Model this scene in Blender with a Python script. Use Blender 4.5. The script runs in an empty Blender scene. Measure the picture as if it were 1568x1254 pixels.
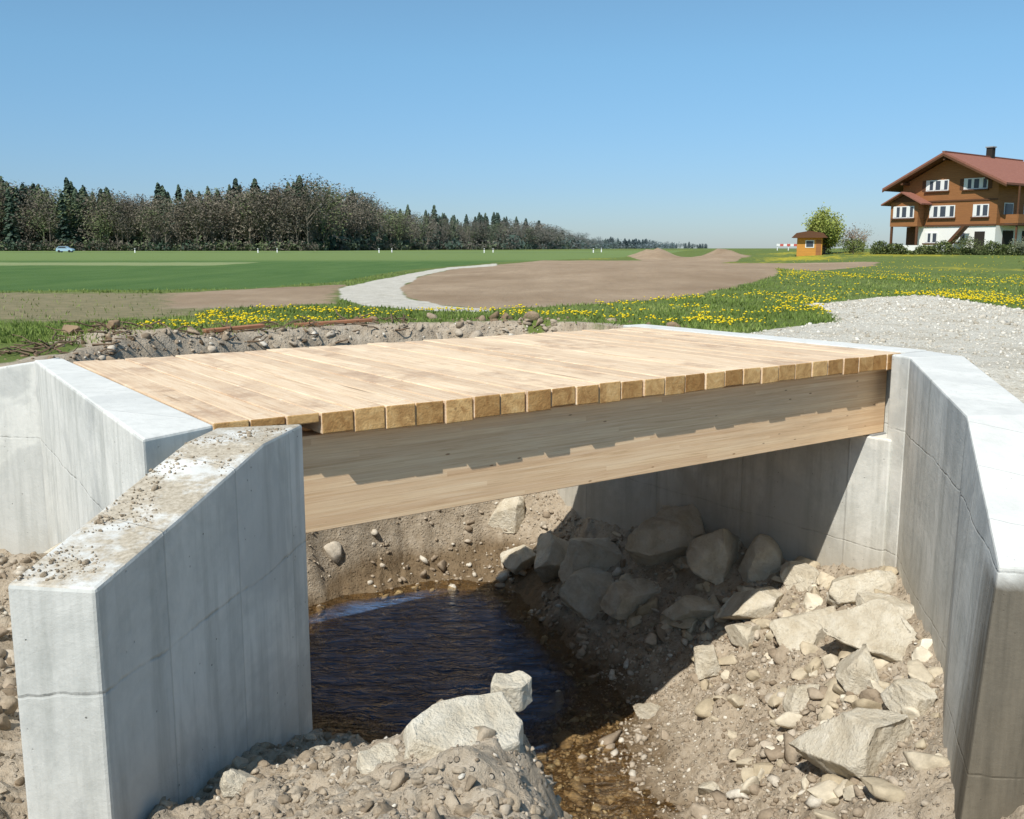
import bpy, bmesh, math, random
import numpy as np
from mathutils import Vector, Matrix
random.seed(7); rng=np.random.default_rng(7)
sc=bpy.context.scene
sc.view_settings.view_transform='Standard'; sc.view_settings.look='None'; sc.view_settings.exposure=0
COL=sc.collection
# ------------------------------------------------------------------ helpers
def mk(name,V,F,mat=None,attrs=None,smooth=False,parent=None):
    V=np.ascontiguousarray(V,dtype=np.float32); F=np.ascontiguousarray(F,dtype=np.int32)
    me=bpy.data.meshes.new(name)
    me.vertices.add(len(V)); me.vertices.foreach_set('co',V.ravel())
    n,k=F.shape
    me.loops.add(n*k); me.loops.foreach_set('vertex_index',F.ravel())
    me.polygons.add(n); me.polygons.foreach_set('loop_start',np.arange(0,n*k,k,dtype=np.int32))
    if smooth: me.polygons.foreach_set('use_smooth',np.ones(n,dtype=bool))
    me.update(calc_edges=True)
    for a,v in (attrs or {}).items():
        at=me.attributes.new(a,'FLOAT','POINT'); at.data.foreach_set('value',np.ascontiguousarray(v,dtype=np.float32))
    if mat: me.materials.append(mat)
    ob=bpy.data.objects.new(name,me); COL.objects.link(ob)
    if parent: ob.parent=parent
    return ob
def pymesh(name,verts,faces,mat=None,parent=None,bevel=0):
    me=bpy.data.meshes.new(name); me.from_pydata(verts,[],faces); me.update()
    bm=bmesh.new(); bm.from_mesh(me); bmesh.ops.recalc_face_normals(bm,faces=bm.faces); bm.to_mesh(me); bm.free()
    if mat: me.materials.append(mat)
    ob=bpy.data.objects.new(name,me); COL.objects.link(ob)
    if parent: ob.parent=parent
    if bevel:
        b=ob.modifiers.new('bevel','BEVEL'); b.width=bevel; b.segments=2; b.limit_method='ANGLE'
    return ob
def box(name,x0,x1,y0,y1,z0,z1,mat,parent=None,bevel=0):
    v=[(x0,y0,z0),(x1,y0,z0),(x1,y1,z0),(x0,y1,z0),(x0,y0,z1),(x1,y0,z1),(x1,y1,z1),(x0,y1,z1)]
    f=[(0,3,2,1),(4,5,6,7),(0,1,5,4),(1,2,6,5),(2,3,7,6),(3,0,4,7)]
    return pymesh(name,v,f,mat,parent,bevel)
def empty(name,loc=(0,0,0),rotz=0):
    e=bpy.data.objects.new(name,None); e.location=loc; e.rotation_euler=(0,0,rotz); COL.objects.link(e); return e
def hsh(i,j,s):
    v=np.sin(i*127.1+j*311.7+s*74.7)*43758.5453
    return v-np.floor(v)
def vn(x,y,s=0):
    xi=np.floor(x); yi=np.floor(y); fx=x-xi; fy=y-yi
    fx=fx*fx*(3-2*fx); fy=fy*fy*(3-2*fy)
    a=hsh(xi,yi,s); b=hsh(xi+1,yi,s); c=hsh(xi,yi+1,s); d=hsh(xi+1,yi+1,s)
    return (a*(1-fx)+b*fx)*(1-fy)+(c*(1-fx)+d*fx)*fy
def fbm(x,y,s=0,o=4):
    r=0;a=1;t=0
    for k in range(o):
        r=r+a*(vn(x*2**k+k*3.3,y*2**k+k*7.1,s+k)*2-1); t+=a; a*=.5
    return r/t
def inpoly(x,y,P):
    ins=np.zeros(x.shape,bool); n=len(P)
    for i in range(n):
        x1,y1=P[i]; x2,y2=P[(i+1)%n]
        if y1==y2: continue
        c=((y1>y)!=(y2>y))&(x<(x2-x1)*(y-y1)/(y2-y1)+x1); ins^=c
    return ins
def dline(x,y,P,closed=False):
    d=np.full(x.shape,1e9); n=len(P)
    for i in range(n if closed else n-1):
        x1,y1=P[i]; x2,y2=P[(i+1)%n]
        dx,dy=x2-x1,y2-y1; t=np.clip(((x-x1)*dx+(y-y1)*dy)/(dx*dx+dy*dy),0,1)
        d=np.minimum(d,np.hypot(x-x1-t*dx,y-y1-t*dy))
    return d
def sdp(x,y,P): 
    d=dline(x,y,P,True); return np.where(inpoly(x,y,P),-d,d)
def sstep(a,b,x):
    t=np.clip((x-a)/(b-a),0,1); return t*t*(3-2*t)
class NT:
    def __init__(s,name):
        s.m=bpy.data.materials.new(name); s.m.use_nodes=True; s.t=s.m.node_tree
        s.b=s.t.nodes['Principled BSDF']; s.b.inputs['Roughness'].default_value=.85
        s.b.inputs['Specular IOR Level'].default_value=.25
    def n(s,ty,**k):
        q=s.t.nodes.new(ty)
        for a,v in k.items(): setattr(q,a,v)
        return q
    def l(s,a,b): s.t.links.new(a,b)
    def val(s,i,v):
        if isinstance(v,bpy.types.NodeSocket): s.l(v,i)
        else: i.default_value=v
    def coord(s,scale=(1,1,1),out='Object'):
        tc=s.n('ShaderNodeTexCoord'); mp=s.n('ShaderNodeMapping'); mp.inputs['Scale'].default_value=scale
        s.l(tc.outputs[out],mp.inputs[0]); return mp.outputs[0]
    def noise(s,vec,scale=5,detail=6,rough=.6,dist=0):
        q=s.n('ShaderNodeTexNoise'); q.inputs['Scale'].default_value=scale; q.inputs['Detail'].default_value=detail
        q.inputs['Roughness'].default_value=rough; q.inputs['Distortion'].default_value=dist
        if vec is not None: s.l(vec,q.inputs['Vector'])
        return q.outputs['Fac']
    def vor(s,vec,scale=5,out='Distance',feature='F1'):
        q=s.n('ShaderNodeTexVoronoi',feature=feature); q.inputs['Scale'].default_value=scale; s.l(vec,q.inputs['Vector']); return q.outputs[out]
    def ramp(s,fac,stops):
        q=s.n('ShaderNodeValToRGB'); e=q.color_ramp.elements
        while len(e)<len(stops): e.new(.5)
        for k,(p,c) in enumerate(stops):
            e[k].position=p; e[k].color=(*c,1) if len(c)==3 else c
        s.val(q.inputs[0],fac); return q.outputs[0]
    def mr(s,v,a,b,c=0.,d=1.):
        q=s.n('ShaderNodeMapRange'); s.val(q.inputs[0],v)
        for k,z in zip((1,2,3,4),(a,b,c,d)): q.inputs[k].default_value=z
        return q.outputs[0]
    def mix(s,f,a,b,mode='MIX'):
        q=s.n('ShaderNodeMix',data_type='RGBA',blend_type=mode); s.val(q.inputs[0],f)
        for i,v in ((6,a),(7,b)):
            if isinstance(v,tuple): q.inputs[i].default_value=(*v,1)
            else: s.l(v,q.inputs[i])
        return q.outputs[2]
    def math(s,op,a,b=0.):
        q=s.n('ShaderNodeMath',operation=op); s.val(q.inputs[0],a); s.val(q.inputs[1],b); return q.outputs[0]
    def attr(s,nm):
        q=s.n('ShaderNodeAttribute'); q.attribute_name=nm; return q.outputs['Fac']
    def bump(s,h,strength=.5,dist=.02,prev=None):
        q=s.n('ShaderNodeBump'); q.inputs['Strength'].default_value=strength; q.inputs['Distance'].default_value=dist
        s.l(h,q.inputs['Height'])
        if prev is not None: s.l(prev,q.inputs['Normal'])
        return q.outputs[0]
    def fin(s,col,nrm=None,rough=None):
        if isinstance(col,tuple): s.b.inputs['Base Color'].default_value=(*col,1)
        else: s.l(col,s.b.inputs['Base Color'])
        if nrm is not None: s.l(nrm,s.b.inputs['Normal'])
        if rough is not None: s.val(s.b.inputs['Roughness'],rough)
        return s.m
def simple(name,c,var=.15,scale=3,rough=.8):
    t=NT(name); v=t.coord(); n=t.noise(v,scale)
    return t.fin(t.mix(n,tuple(x*(1-var) for x in c),tuple(min(1,x*(1+var)) for x in c)),rough=rough)
# ------------------------------------------------------------------ materials
def concrete(name,dirt=0.,stain=0.,light=1.):
    t=NT(name); v=t.coord()
    n1=t.noise(v,1.3,8,.66,.6); n2=t.noise(v,14,6,.7); vs=t.coord((5,5,.45)); n3=t.noise(vs,1.6,6,.65)
    L=light
    c=t.ramp(n1,[(.3,(.44*L,.45*L,.425*L)),(.5,(.61*L,.61*L,.575*L)),(.7,(.73*L,.72*L,.68*L))])
    c=t.mix(t.mr(n2,.3,.7,0,.35),c,(.75*L,.74*L,.70*L))
    c=t.mix(t.mr(n3,.47,.72,0,.65),c,(.36*L,.365*L,.335*L))
    big=t.noise(v,.6,4,.6,1.2); c=t.mix(t.mr(big,.52,.58,0,.45),c,(.40,.41,.40))
    pits=t.vor(v,16); pm=t.mr(pits,.06,.1,1,0); n4=t.noise(v,2.5)
    pm=t.math('MULTIPLY',pm,t.mr(n4,.5,.6)); c=t.mix(pm,c,(.16,.15,.13))
    sep=t.n('ShaderNodeSeparateXYZ'); t.l(v,sep.inputs[0])
    jw=t.math('ADD',sep.outputs[2],t.math('MULTIPLY',t.noise(v,.8),.22))
    jf=t.math('ABSOLUTE',t.math('SUBTRACT',t.math('FRACT',t.math('MULTIPLY',jw,.75)),.5))
    jm=t.math('MULTIPLY',t.mr(jf,.0,.009,1,0),t.mr(n3,.35,.6)); c=t.mix(t.math('MULTIPLY',jm,.5),c,(.26,.26,.24))
    bx=t.math('ADD',t.math('MULTIPLY',sep.outputs[0],.5),sep.outputs[1])
    bq=t.math('MULTIPLY',bx,1.25)
    bf=t.math('ABSOLUTE',t.math('SUBTRACT',t.math('FRACT',bq),.5))
    bm_=t.mr(bf,.0,.012,1,0); c=t.mix(t.math('MULTIPLY',bm_,.4),c,(.34,.34,.32))
    wn=t.n('ShaderNodeTexWhiteNoise',noise_dimensions='1D'); t.l(t.math('FLOOR',t.math('ADD',bq,.5)),wn.inputs['W'])
    c=t.mix(1.,c,t.mix(wn.outputs['Value'],(.88,.89,.89),(1.04,1.04,1.03)),'MULTIPLY')
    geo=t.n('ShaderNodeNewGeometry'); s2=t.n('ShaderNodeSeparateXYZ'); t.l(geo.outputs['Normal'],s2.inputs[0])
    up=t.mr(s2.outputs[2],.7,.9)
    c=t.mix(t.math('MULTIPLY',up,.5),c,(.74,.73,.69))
    if dirt:
        dn=t.mr(t.noise(v,3.2,8,.75),.40,.52)
        dc=t.ramp(t.noise(v,40,4,.7),[(.3,(.28,.23,.16)),(.7,(.58,.51,.4))])
        c=t.mix(t.math('MULTIPLY',t.math('MULTIPLY',up,dn),dirt),c,dc)
    low=t.mr(t.math('ADD',sep.outputs[2],t.math('MULTIPLY',n1,.9)),-2.0,-1.2,.55,0)
    c=t.mix(low,c,(.40,.34,.25))
    if stain:
        sm=t.mr(t.math('ADD',sep.outputs[1],t.math('MULTIPLY',t.noise(vs,1.2),.9)),6.15,6.7,stain,0)
        sm=t.math('MULTIPLY',sm,t.mr(t.math('ADD',sep.outputs[2],t.math('MULTIPLY',n1,.3)),-.72,-.62,1,0))
        c=t.mix(sm,c,t.ramp(n3,[(.3,(.06,.048,.03)),(.7,(.19,.16,.115))]))
    h=t.math('ADD',t.math('MULTIPLY',n2,.5),t.math('MULTIPLY',pm,-1.))
    h=t.math('ADD',h,t.math('MULTIPLY',jm,-.6)); h=t.math('ADD',h,t.math('MULTIPLY',bm_,.5)); h=t.math('ADD',h,t.math('MULTIPLY',n1,1.5))
    return t.fin(c,t.bump(h,.6,.016),.9)
M_CON=concrete('concrete'); M_CONL=concrete('concrete_dirty_top',dirt=.95); M_CONR=concrete('concrete_stained',stain=.93)
def plankmat():
    t=NT('sawn_larch_planks'); tc=t.n('ShaderNodeTexCoord'); oi=t.n('ShaderNodeObjectInfo')
    add=t.n('ShaderNodeVectorMath',operation='ADD'); t.l(tc.outputs['Object'],add.inputs[0])
    cb=t.n('ShaderNodeCombineXYZ'); r=oi.outputs['Random']
    t.l(t.math('MULTIPLY',r,37.),cb.inputs[0]); t.l(t.math('MULTIPLY',r,91.),cb.inputs[1]); t.l(cb.outputs[0],add.inputs[1])
    mp=t.n('ShaderNodeMapping'); mp.inputs['Scale'].default_value=(14,.7,14); t.l(add.outputs[0],mp.inputs[0])
    g=t.noise(mp.outputs[0],2.2,6,.65,.6)
    top=t.ramp(g,[(.22,(.52,.36,.22)),(.45,(.78,.61,.43)),(.7,(.88,.75,.57))])
    tint=t.mix(r,(1.02,.98,.93),(.84,.78,.73)); top=t.mix(1.,top,tint,'MULTIPLY')
    st=t.noise(add.outputs[0],1.3,6,.75); st2=t.noise(add.outputs[0],.5,3,.5)
    top=t.mix(t.math('MULTIPLY',t.mr(st,.47,.62,0,.8),t.mr(st2,.4,.6)),top,(.40,.26,.17))
    g2_=t.noise(add.outputs[0],9,4,.6); top=t.mix(t.mr(g2_,.6,.75,0,.4),top,(.9,.83,.70))
    ends=t.ramp(t.noise(add.outputs[0],7,5,.7,1.2),[(.3,(.42,.22,.08)),(.55,(.74,.47,.2)),(.8,(.86,.64,.34))])
    ends=t.mix(1.,ends,t.mix(t.math('FRACT',t.math('MULTIPLY',r,7.3)),(1.05,1.05,1.05),(.55,.45,.34)),'MULTIPLY')
    s=t.n('ShaderNodeSeparateXYZ'); t.l(tc.outputs['Normal'],s.inputs[0])
    em=t.mr(t.math('ABSOLUTE',s.outputs[1]),.5,.8)
    c=t.mix(em,top,ends)
    kn=t.vor(mp.outputs[0],.35); c=t.mix(t.mr(kn,.04,.09,.7,0),c,(.2,.1,.04))
    h=t.math('ADD',g,t.noise(add.outputs[0],60,3))
    return t.fin(c,t.bump(h,.45,.009),.7)
M_PL=plankmat()
def glulam():
    t=NT('glulam_beam'); v=t.coord(); s=t.n('ShaderNodeSeparateXYZ'); t.l(v,s.inputs[0])
    lam=t.math('FLOOR',t.math('MULTIPLY',s.outputs[2],24.)); seg=t.math('FLOOR',t.math('ADD',t.math('MULTIPLY',s.outputs[0],.3),t.math('MULTIPLY',lam,.37)))
    cb=t.n('ShaderNodeCombineXYZ'); t.l(lam,cb.inputs[0]); t.l(seg,cb.inputs[1])
    wn=t.n('ShaderNodeTexWhiteNoise',noise_dimensions='3D'); t.l(cb.outputs[0],wn.inputs['Vector'])
    of=t.n('ShaderNodeVectorMath',operation='ADD'); t.l(t.coord((.5,8,20)),of.inputs[0])
    sc_=t.n('ShaderNodeVectorMath',operation='SCALE'); t.l(wn.outputs['Color'],sc_.inputs[0]); sc_.inputs[3].default_value=30.; t.l(sc_.outputs[0],of.inputs[1])
    g=t.noise(of.outputs[0],2.4,7,.7,1.0)
    c=t.ramp(g,[(.28,(.62,.42,.25)),(.45,(.80,.58,.37)),(.6,(.87,.67,.46)),(.75,(.93,.76,.56))])
    c=t.mix(1.,c,t.mix(wn.outputs['Value'],(1.05,1.04,1.0),(.90,.83,.77)),'MULTIPLY')
    fl=t.math('FRACT',t.math('MULTIPLY',s.outputs[2],24.)); lm=t.mr(fl,0.,.07,.35,0); c=t.mix(lm,c,(.42,.26,.14))
    kv=t.coord((1.2,3,4)); kn=t.vor(kv,2.6); c=t.mix(t.mr(kn,.04,.08,.85,0),c,(.24,.11,.05))
    c=t.mix(t.mr(t.noise(t.coord((.4,1,2)),1.5,5,.7),.52,.72,0,.3),c,(.5,.37,.25))
    return t.fin(c,t.bump(g,.35,.005),.6)
M_GL=glulam()
def terrain_mat():
    t=NT('ground_mix'); v=t.coord()
    nf=t.noise(v,30,5,.7); nm=t.noise(v,3,6,.65); nl=t.noise(v,.25,5,.6)
    grass=t.ramp(nm,[(.3,(.075,.105,.022)),(.55,(.13,.175,.038)),(.75,(.2,.215,.065))])
    grass=t.mix(t.mr(nl,.4,.65,0,.5),grass,(.15,.19,.045))
    far=t.attr('far'); speck=t.noise(t.coord((1,.25,1)),2.2,6,.75)
    crop=t.ramp(t.noise(t.coord((1,.2,1)),.6,5,.6),[(.3,(.06,.125,.026)),(.7,(.10,.17,.042))])
    crop=t.mix(t.mr(far,.1,.9),crop,(.16,.22,.065))
    olive=t.ramp(nm,[(.3,(.18,.165,.08)),(.7,(.30,.245,.14))])
    soil=t.ramp(t.noise(v,5,8,.72),[(.25,(.24,.18,.12)),(.5,(.42,.345,.255)),(.75,(.58,.505,.405))])
    soil=t.mix(t.mr(nf,.4,.7,0,.5),soil,(.54,.465,.365))
    soilf=t.ramp(nl,[(.3,(.30,.21,.13)),(.7,(.45,.335,.225))])
    soilf=t.mix(t.mr(t.noise(t.coord((1,.35,1)),1.4,7,.75),.35,.7,0,.5),soilf,(.22,.15,.09))
    soil=t.mix(t.attr('fars'),soil,soilf)
    gr=t.ramp(t.noise(v,22,6,.75),[(.3,(.42,.38,.30)),(.5,(.62,.58,.49)),(.7,(.78,.75,.67))])
    gr=t.mix(t.mr(t.noise(v,1.1,6,.7),.5,.65,0,.6),gr,(.44,.38,.28))
    pathc=t.ramp(nm,[(.3,(.46,.42,.34)),(.7,(.66,.62,.54))])
    def M(name,lo=.35,hi=.65,amp=.5,src=nm):
        a=t.math('ADD',t.attr(name),t.math('MULTIPLY',t.math('SUBTRACT',src,.5),amp)); return t.mr(a,lo,hi)
    c=t.mix(M('crop'),grass,crop)
    c=t.mix(M('olive',.3,.7,1.2),c,olive)
    c=t.mix(M('pale'),c,(.24,.28,.12))
    c=t.mix(M('dand',.45,.62,1.1,speck),c,(.42,.36,.03))
    c=t.mix(M('soil',.4,.6,.8),c,soil)
    c=t.mix(M('path',.35,.65,.8),c,pathc)
    c=t.mix(M('gravel',.4,.6,1.2),c,gr)
    peb=t.vor(v,26,'Color'); pd=t.vor(v,26); sp=t.n('ShaderNodeSeparateColor'); t.l(peb,sp.inputs[0])
    pit=t.attr('pit')
    pebc=t.ramp(sp.outputs[0],[(0,(.22,.17,.12)),(.6,(.42,.35,.27)),(1,(.62,.56,.47))])
    pmask=t.math('MULTIPLY',t.math('MULTIPLY',t.mr(pd,.25,.38,1,0),t.mr(sp.outputs[1],.5,.55)),pit)
    c=t.mix(t.math('MULTIPLY',pmask,.7),c,pebc)
    wet=t.attr('wet'); c=t.mix(wet,c,t.mix(1.,c,(.40,.33,.235),'MULTIPLY'))
    h=t.math('ADD',t.math('MULTIPLY',nf,.8),t.math('MULTIPLY',pmask,.5))
    b1=t.bump(h,.9,.045); b2=t.bump(nm,.5,.08,b1)
    return t.fin(c,b2,t.mr(wet,0,1,.95,.45))
M_TER=terrain_mat()
def stonemat(name,stops,bs=9):
    t=NT(name); v=t.coord(); r=t.attr('rnd'); n=t.noise(v,bs,8,.7)
    c=t.ramp(r,stops); c=t.mix(1.,c,t.ramp(n,[(.25,(.62,.6,.56)),(.7,(1.1,1.08,1.05))]),'MULTIPLY')
    return t.fin(c,t.bump(n,.7,.03),.9)
M_ST=stonemat('river_stone',[(0,(.28,.22,.16)),(.5,(.43,.36,.28)),(.85,(.56,.5,.42)),(1,(.76,.73,.66))],12)
M_WG=stonemat('white_gravel',[(0,(.42,.38,.31)),(.5,(.62,.58,.51)),(1,(.8,.78,.72))],12)
M_CL=stonemat('earth_clod',[(0,(.29,.23,.165)),(.5,(.44,.365,.275)),(1,(.57,.495,.395))],30)
M_CD=stonemat('dark_earth_clod',[(0,(.15,.105,.065)),(.5,(.28,.2,.13)),(1,(.48,.39,.29))],20)
def bouldermat(name='sandstone_boulder',L=1.):
    t=NT(name); v=t.coord()
    n=t.noise(v,3.2,9,.7,.3); n2=t.noise(v,26,5,.75); lay=t.noise(t.coord((1,1,5)),2.5,5)
    c=t.ramp(n,[(.3,(.50*L,.42*L,.30*L)),(.5,(.69*L,.62*L,.49*L)),(.7,(.80*L,.75*L,.64*L))])
    c=t.mix(t.mr(lay,.45,.65,0,.25),c,(.56,.51,.42)); c=t.mix(t.mr(n2,.55,.75,0,.45),c,(.34,.27,.18))
    h=t.math('ADD',t.math('MULTIPLY',n,1.),t.math('MULTIPLY',n2,.4))
    return t.fin(c,t.bump(h,1.,.07),.9)
M_BO=bouldermat(); M_SL=bouldermat('pale_broken_stone',1.08)
# ------------------------------------------------------------------ bridge frame
Lx,Ly=.818,.575
O=(-1.91,6.14)
def W(a,b): return (O[0]+a*Lx-b*Ly, O[1]+a*Ly+b*Lx)
WZ=-3.85
# ------------------------------------------------------------------ terrain heights
BANK=[W(7.65,6.3),(.5,15.8),(-1.,15.5),(-2.4,14.8),(-3.7,13.6),(-4.7,11.9),(-4.95,10.5),(-4.72,9.82)]
INNER=[W(7.65,-.25)]+BANK+[(-6.6,10.15),(-9,10.3),(-9,-5),(9,-5),(9,1),(5,4.4),(3.3,5.35),(3.2,5.6),(3.85,7.57)]
CP=np.array([
(0,0,-.5),(-2,0,-.6),(1.3,0,-.7),(-5,0,-.5),(0,1.5,-.6),(-1,1.5,-.65),(0,-3,-.4),(-5,-4,-.1),(1,-5,-.1),(-9,-5,0),(-9,0,-.1),(-9,5,-.2),(-9,10,-.1),
(-1,2.5,-.9),(-.2,3.0,-.98),(-1.8,3.2,-1.38),(-1.5,4.0,-1.42),(-1.45,4.8,-1.62),(-1.3,5.6,-1.9),(-1.0,6.2,-2.2),
(-1,3.7,-1.28),(-1,4.7,-1.5),(-.75,5.0,-1.62),(-.4,4.55,-1.22),(-.05,4.45,-1.14),(-.65,4.5,-1.35),(-.35,3.7,-1.12),(.03,3.6,-1.12),(.04,4.3,-1.16),
(.33,3.75,-1.6),(.6,3.9,-2.3),(.42,4.8,-2.3),(.1,5.2,-2.2),(-.4,5.3,-2.1),(-.4,6.8,-3.1),(-1.1,7.5,-3.2),(.8,3,-1.7),(1,4.5,-3.4),(1.2,2,-1.4),(2,.5,-1.6),(2,5,-3.5),
(2.3,6.1,-2.85),(2.5,5,-2.9),(1.2,6.5,-3.93),(1.4,5.4,-3.95),(2.3,3.5,-3.95),(3.8,1.5,-3.95),(6,-1,-3.95),(8.5,-3,-3.9),(4,-3,-.8),(3.2,5.1,-2.2),(5,4.2,-.8),(9,1,-.3),(5,2.6,-2.6),(3.3,-1,-2.4),
(-2.6,11.7,-4.0),(-3.2,11.6,-3.9),(-1.6,9.3,-3.95),(-1.9,8.4,-3.6),(-3,10,-3.85),
(-1.5,12,-4.2),(-.5,11.5,-4.25),(-1.5,13,-4.15),(.1,10.8,-4.2),(0,12.3,-4.15),(-2.3,12.6,-4.1),(-1.,10.6,-4.25),(-.4,9.8,-4.15),(-1.2,9.2,-4.0),
(.6,9.5,-3.96),(.9,8.3,-3.91),(1.3,7.4,-3.92),(.1,8.2,-3.86),(-.3,7.7,-3.6),
(1.5,9.1,-3.76),(1.4,10.2,-3.82),(1.0,11,-3.9),(2.65,10.65,-2.94),(3.4,11.1,-2.5),(3.9,9.9,-2.35),(3.5,8.5,-2.4),(3.2,7,-2.45),(2.8,5.7,-2.5),(2.4,8,-3.15),(2.5,9.2,-3.0),(2.2,7,-3.15),(1.8,7.4,-3.6),(1.85,8.2,-3.6),
(1.9,12.7,-2.75),(.8,14.5,-3.0),(1.0,12.8,-3.35),(.4,13.5,-3.65),(.6,12,-3.82),(1.6,11.6,-3.3),(2.7,11.8,-2.6),
(-1.3,14.1,-3.86),(-.5,14.2,-3.8),(-2.3,13.6,-3.86),(-3.1,12.8,-3.82),(0.2,14.6,-3.4),(-.5,14.75,-3.5),(-1.6,14.6,-3.6),(-2.9,13.7,-3.6),(-4.1,12.0,-3.4),(-3.9,11.3,-3.7),
(-4.75,10.6,-1.6),(-4.65,11.6,-1.6),(-3.8,13.2,-1.6),(-2.5,14.5,-1.6),(-1.,15.25,-1.6),(.4,15.5,-1.5),
(-2,7.4,-2.9),(-3.1,9,-3.4),(-4,10.3,-3.6),
(-2.3,5.5,-1.9),(-2.1,4.2,-1.7),(-3,4.5,-1.6),(-3,6.5,-2.0),(-4,7.5,-1.9),(-5,9,-2.1),(-4.2,8.6,-1.6),(-6,9.6,-1.9),(-7,7,-1.4),(-8,9,-.6),(-5,3,-1.2),(-4,1.5,-.9),(-6.8,5,-1.1)])
A=np.hypot(CP[:,None,0]-CP[None,:,0],CP[:,None,1]-CP[None,:,1])
n=len(CP); AA=np.zeros((n+1,n+1)); AA[:n,:n]=A; AA[:n,n]=1; AA[n,:n]=1
ww=np.linalg.solve(AA,np.append(CP[:,2],0))
def rbf(x,y):
    r=np.full(x.shape,ww[n])
    for k in range(n): r=r+ww[k]*np.hypot(x-CP[k,0],y-CP[k,1])
    return r
def zin(x,y):
    z=rbf(x,y); dry=sstep(WZ-.1,WZ+.1,z)
    a=1-2*np.abs(fbm(x/.3,y/.3,33,2)); b=1-2*np.abs(fbm(x/.11,y/.11,43,2))
    c=np.maximum(0,fbm(x/.16,y/.16,21,2)-.05); d=np.maximum(0,fbm(x/.07,y/.07,25,2)-.1)
    return z+.06*fbm(x/.9,y/.9,3,3)+.05*fbm(x/.22,y/.22,11,3)+dry*(.035*a+.024*b+.085*c+.05*d-.035)
def g2(x,y,cx,cy,rx,ry): return np.exp(-((x-cx)/rx)**2-((y-cy)/ry)**2)
def zout(x,y):
    z=-.05+.03*fbm(x/2.5,y/2.5,5,3)+.012*fbm(x/.3,y/.3,6,2)
    z=z-.02*np.clip(1-y/40,0,1)
    z=z-np.where((x>2.4)&(y<9.6),.2*np.clip(9.6-y,0,4.5),0)
    z=z+.38*g2(x,y,4,42,7,14)+.22*g2(x,y,9,36,4,8)*(1+.3*fbm(x,y,8))
    z=z+1.25*g2(x,y,15.3,108,2.2,5)*(1+.35*fbm(x/1.1,y/1.5,9))+1.1*g2(x,y,22.8,108,1.6,5)*(1+.35*fbm(x/1.1,y/1.5,19))+.5*g2(x,y,20.5,100,2.6,5)
    z=z+.13*g2(x,y,8.6,20.3,.9,1.6)*(1+.6*fbm(x/.6,y/.6,4))+.07*g2(x,y,7.6,17,1.2,1.8)*(1+.5*fbm(x/.5,y/.5,4))+.05*g2(x,y,6,14,2,2)
    z=z+.13*g2(x,y,-5.4,12.2,1.8,.8)*(1+fbm(x/.5,y/.5,14))
    z=z+.9*sstep(60,110,y)*sstep(20,34,x)*np.clip(1-(y-110)/400,0,1)
    return z
def Hf(x,y):
    x=np.asarray(x,float); y=np.asarray(y,float)
    ins=inpoly(x,y,INNER); z=zout(x,y)
    if ins.any():
        d=dline(x,y,BANK)+.12*fbm(x/.35,y/.35,77,3)
        pit=((x-O[0])*Lx+(y-O[1])*Ly<-.12)&(y<10.3)
        z=np.where(ins,z+(zin(x,y)-z)*np.where(pit,1.,sstep(-.05,.95,d)),z)
    return z
def grow(start,step,g,end):
    r=[];x=start
    while abs(x)<end:
        x+=step; step*=g; r.append(x)
    return r
xs=list(np.arange(-9,-2.6,.07))+list(np.arange(-2.6,-2.0,.035))+list(np.arange(-2.0,.7,.018))+list(np.arange(.7,4.3,.03))+list(np.arange(4.3,9.2,.085))
xs=[-a for a in grow(9.05,.09,1.055,5000)][::-1]+xs+grow(9.2,.09,1.055,5000)
ys=list(np.arange(-6,2.5,.22))+list(np.arange(2.5,3,.05))+list(np.arange(3,6,.02))+list(np.arange(6,10,.03))+list(np.arange(10,17.4,.05))+grow(17.4,.07,1.036,7000)
xs=np.array(xs); ys=np.array(ys)
X,Y=np.meshgrid(xs,ys); x=X.ravel(); y=Y.ravel(); z=Hf(x,y)
nx,ny=len(xs),len(ys)
ii=(np.arange(ny-1)[:,None]*nx+np.arange(nx-1)[None,:]).ravel()
F=np.stack([ii,ii+1,ii+1+nx,ii+nx],1)
wob=.35*fbm(x/1.3,y/1.3,31,3)
def mask(P,w=.25,wb=1.): return np.clip(.5-(sdp(x,y,P)+wob*wb)/(2*w),0,1)
P_path=[(-1.2,75.9),(-3.7,59.6),(-4.5,37.1),(-4.86,27.8),(-3.9,22.3),(-2.95,19.6),(-1.63,18.3),(-.4,18.0),(-.4,18.9),(-1.38,19.7),(-2.44,22.8),(-3.2,27.8),(-3.44,37.1),(-2.8,52.2),(-1.0,66)]
P_soil=[(-.4,18.9),(1.6,20.2),(4.4,23.2),(8.6,32),(11,41.8),(24.6,66.8),(28,76),(15.9,76),(25,104),(24.5,114),(13,114),(12.5,93),(2.8,93),(-1,70),(-2.8,52),(-3.44,37),(-3.2,27.8),(-2.44,22.8),(-1.38,19.7)]
P_soil2=[(-5.6,19),(-3.6,20.2),(-5.1,30.4),(-7.3,28.8),(-9.1,25.7),(-6.9,19.2)]
P_crop=[(-7.3,28.8),(-5.8,33.4),(-5.4,52),(-1.3,83),(18,139),(130,480),(-3000,480),(-3000,29),(-14,26.5)]
P_oliv=[(-60,27),(-13.3,25.7),(-7.5,25.7),(-5.4,16.8),(-7,15.6),(-9,16),(-40,19)]
P_grav=[(6.0,19.8),(7.4,21.4),(8.7,22.2),(9.6,18.6),(9.6,13),(14,9),(14,4),(3.5,5),W(7.65,-.3),W(7.65,5.2),(2.6,13.2),(3.6,13.9),(5.0,15.2),(5.8,18.2)]
ins=inpoly(x,y,INNER); sI=sdp(x,y,INNER)
m_soil=np.maximum.reduce([mask(P_soil,.3,.6),.85*mask(P_soil2,.8,1.),(ins&(sI<-.25)).astype(float)])
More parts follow.
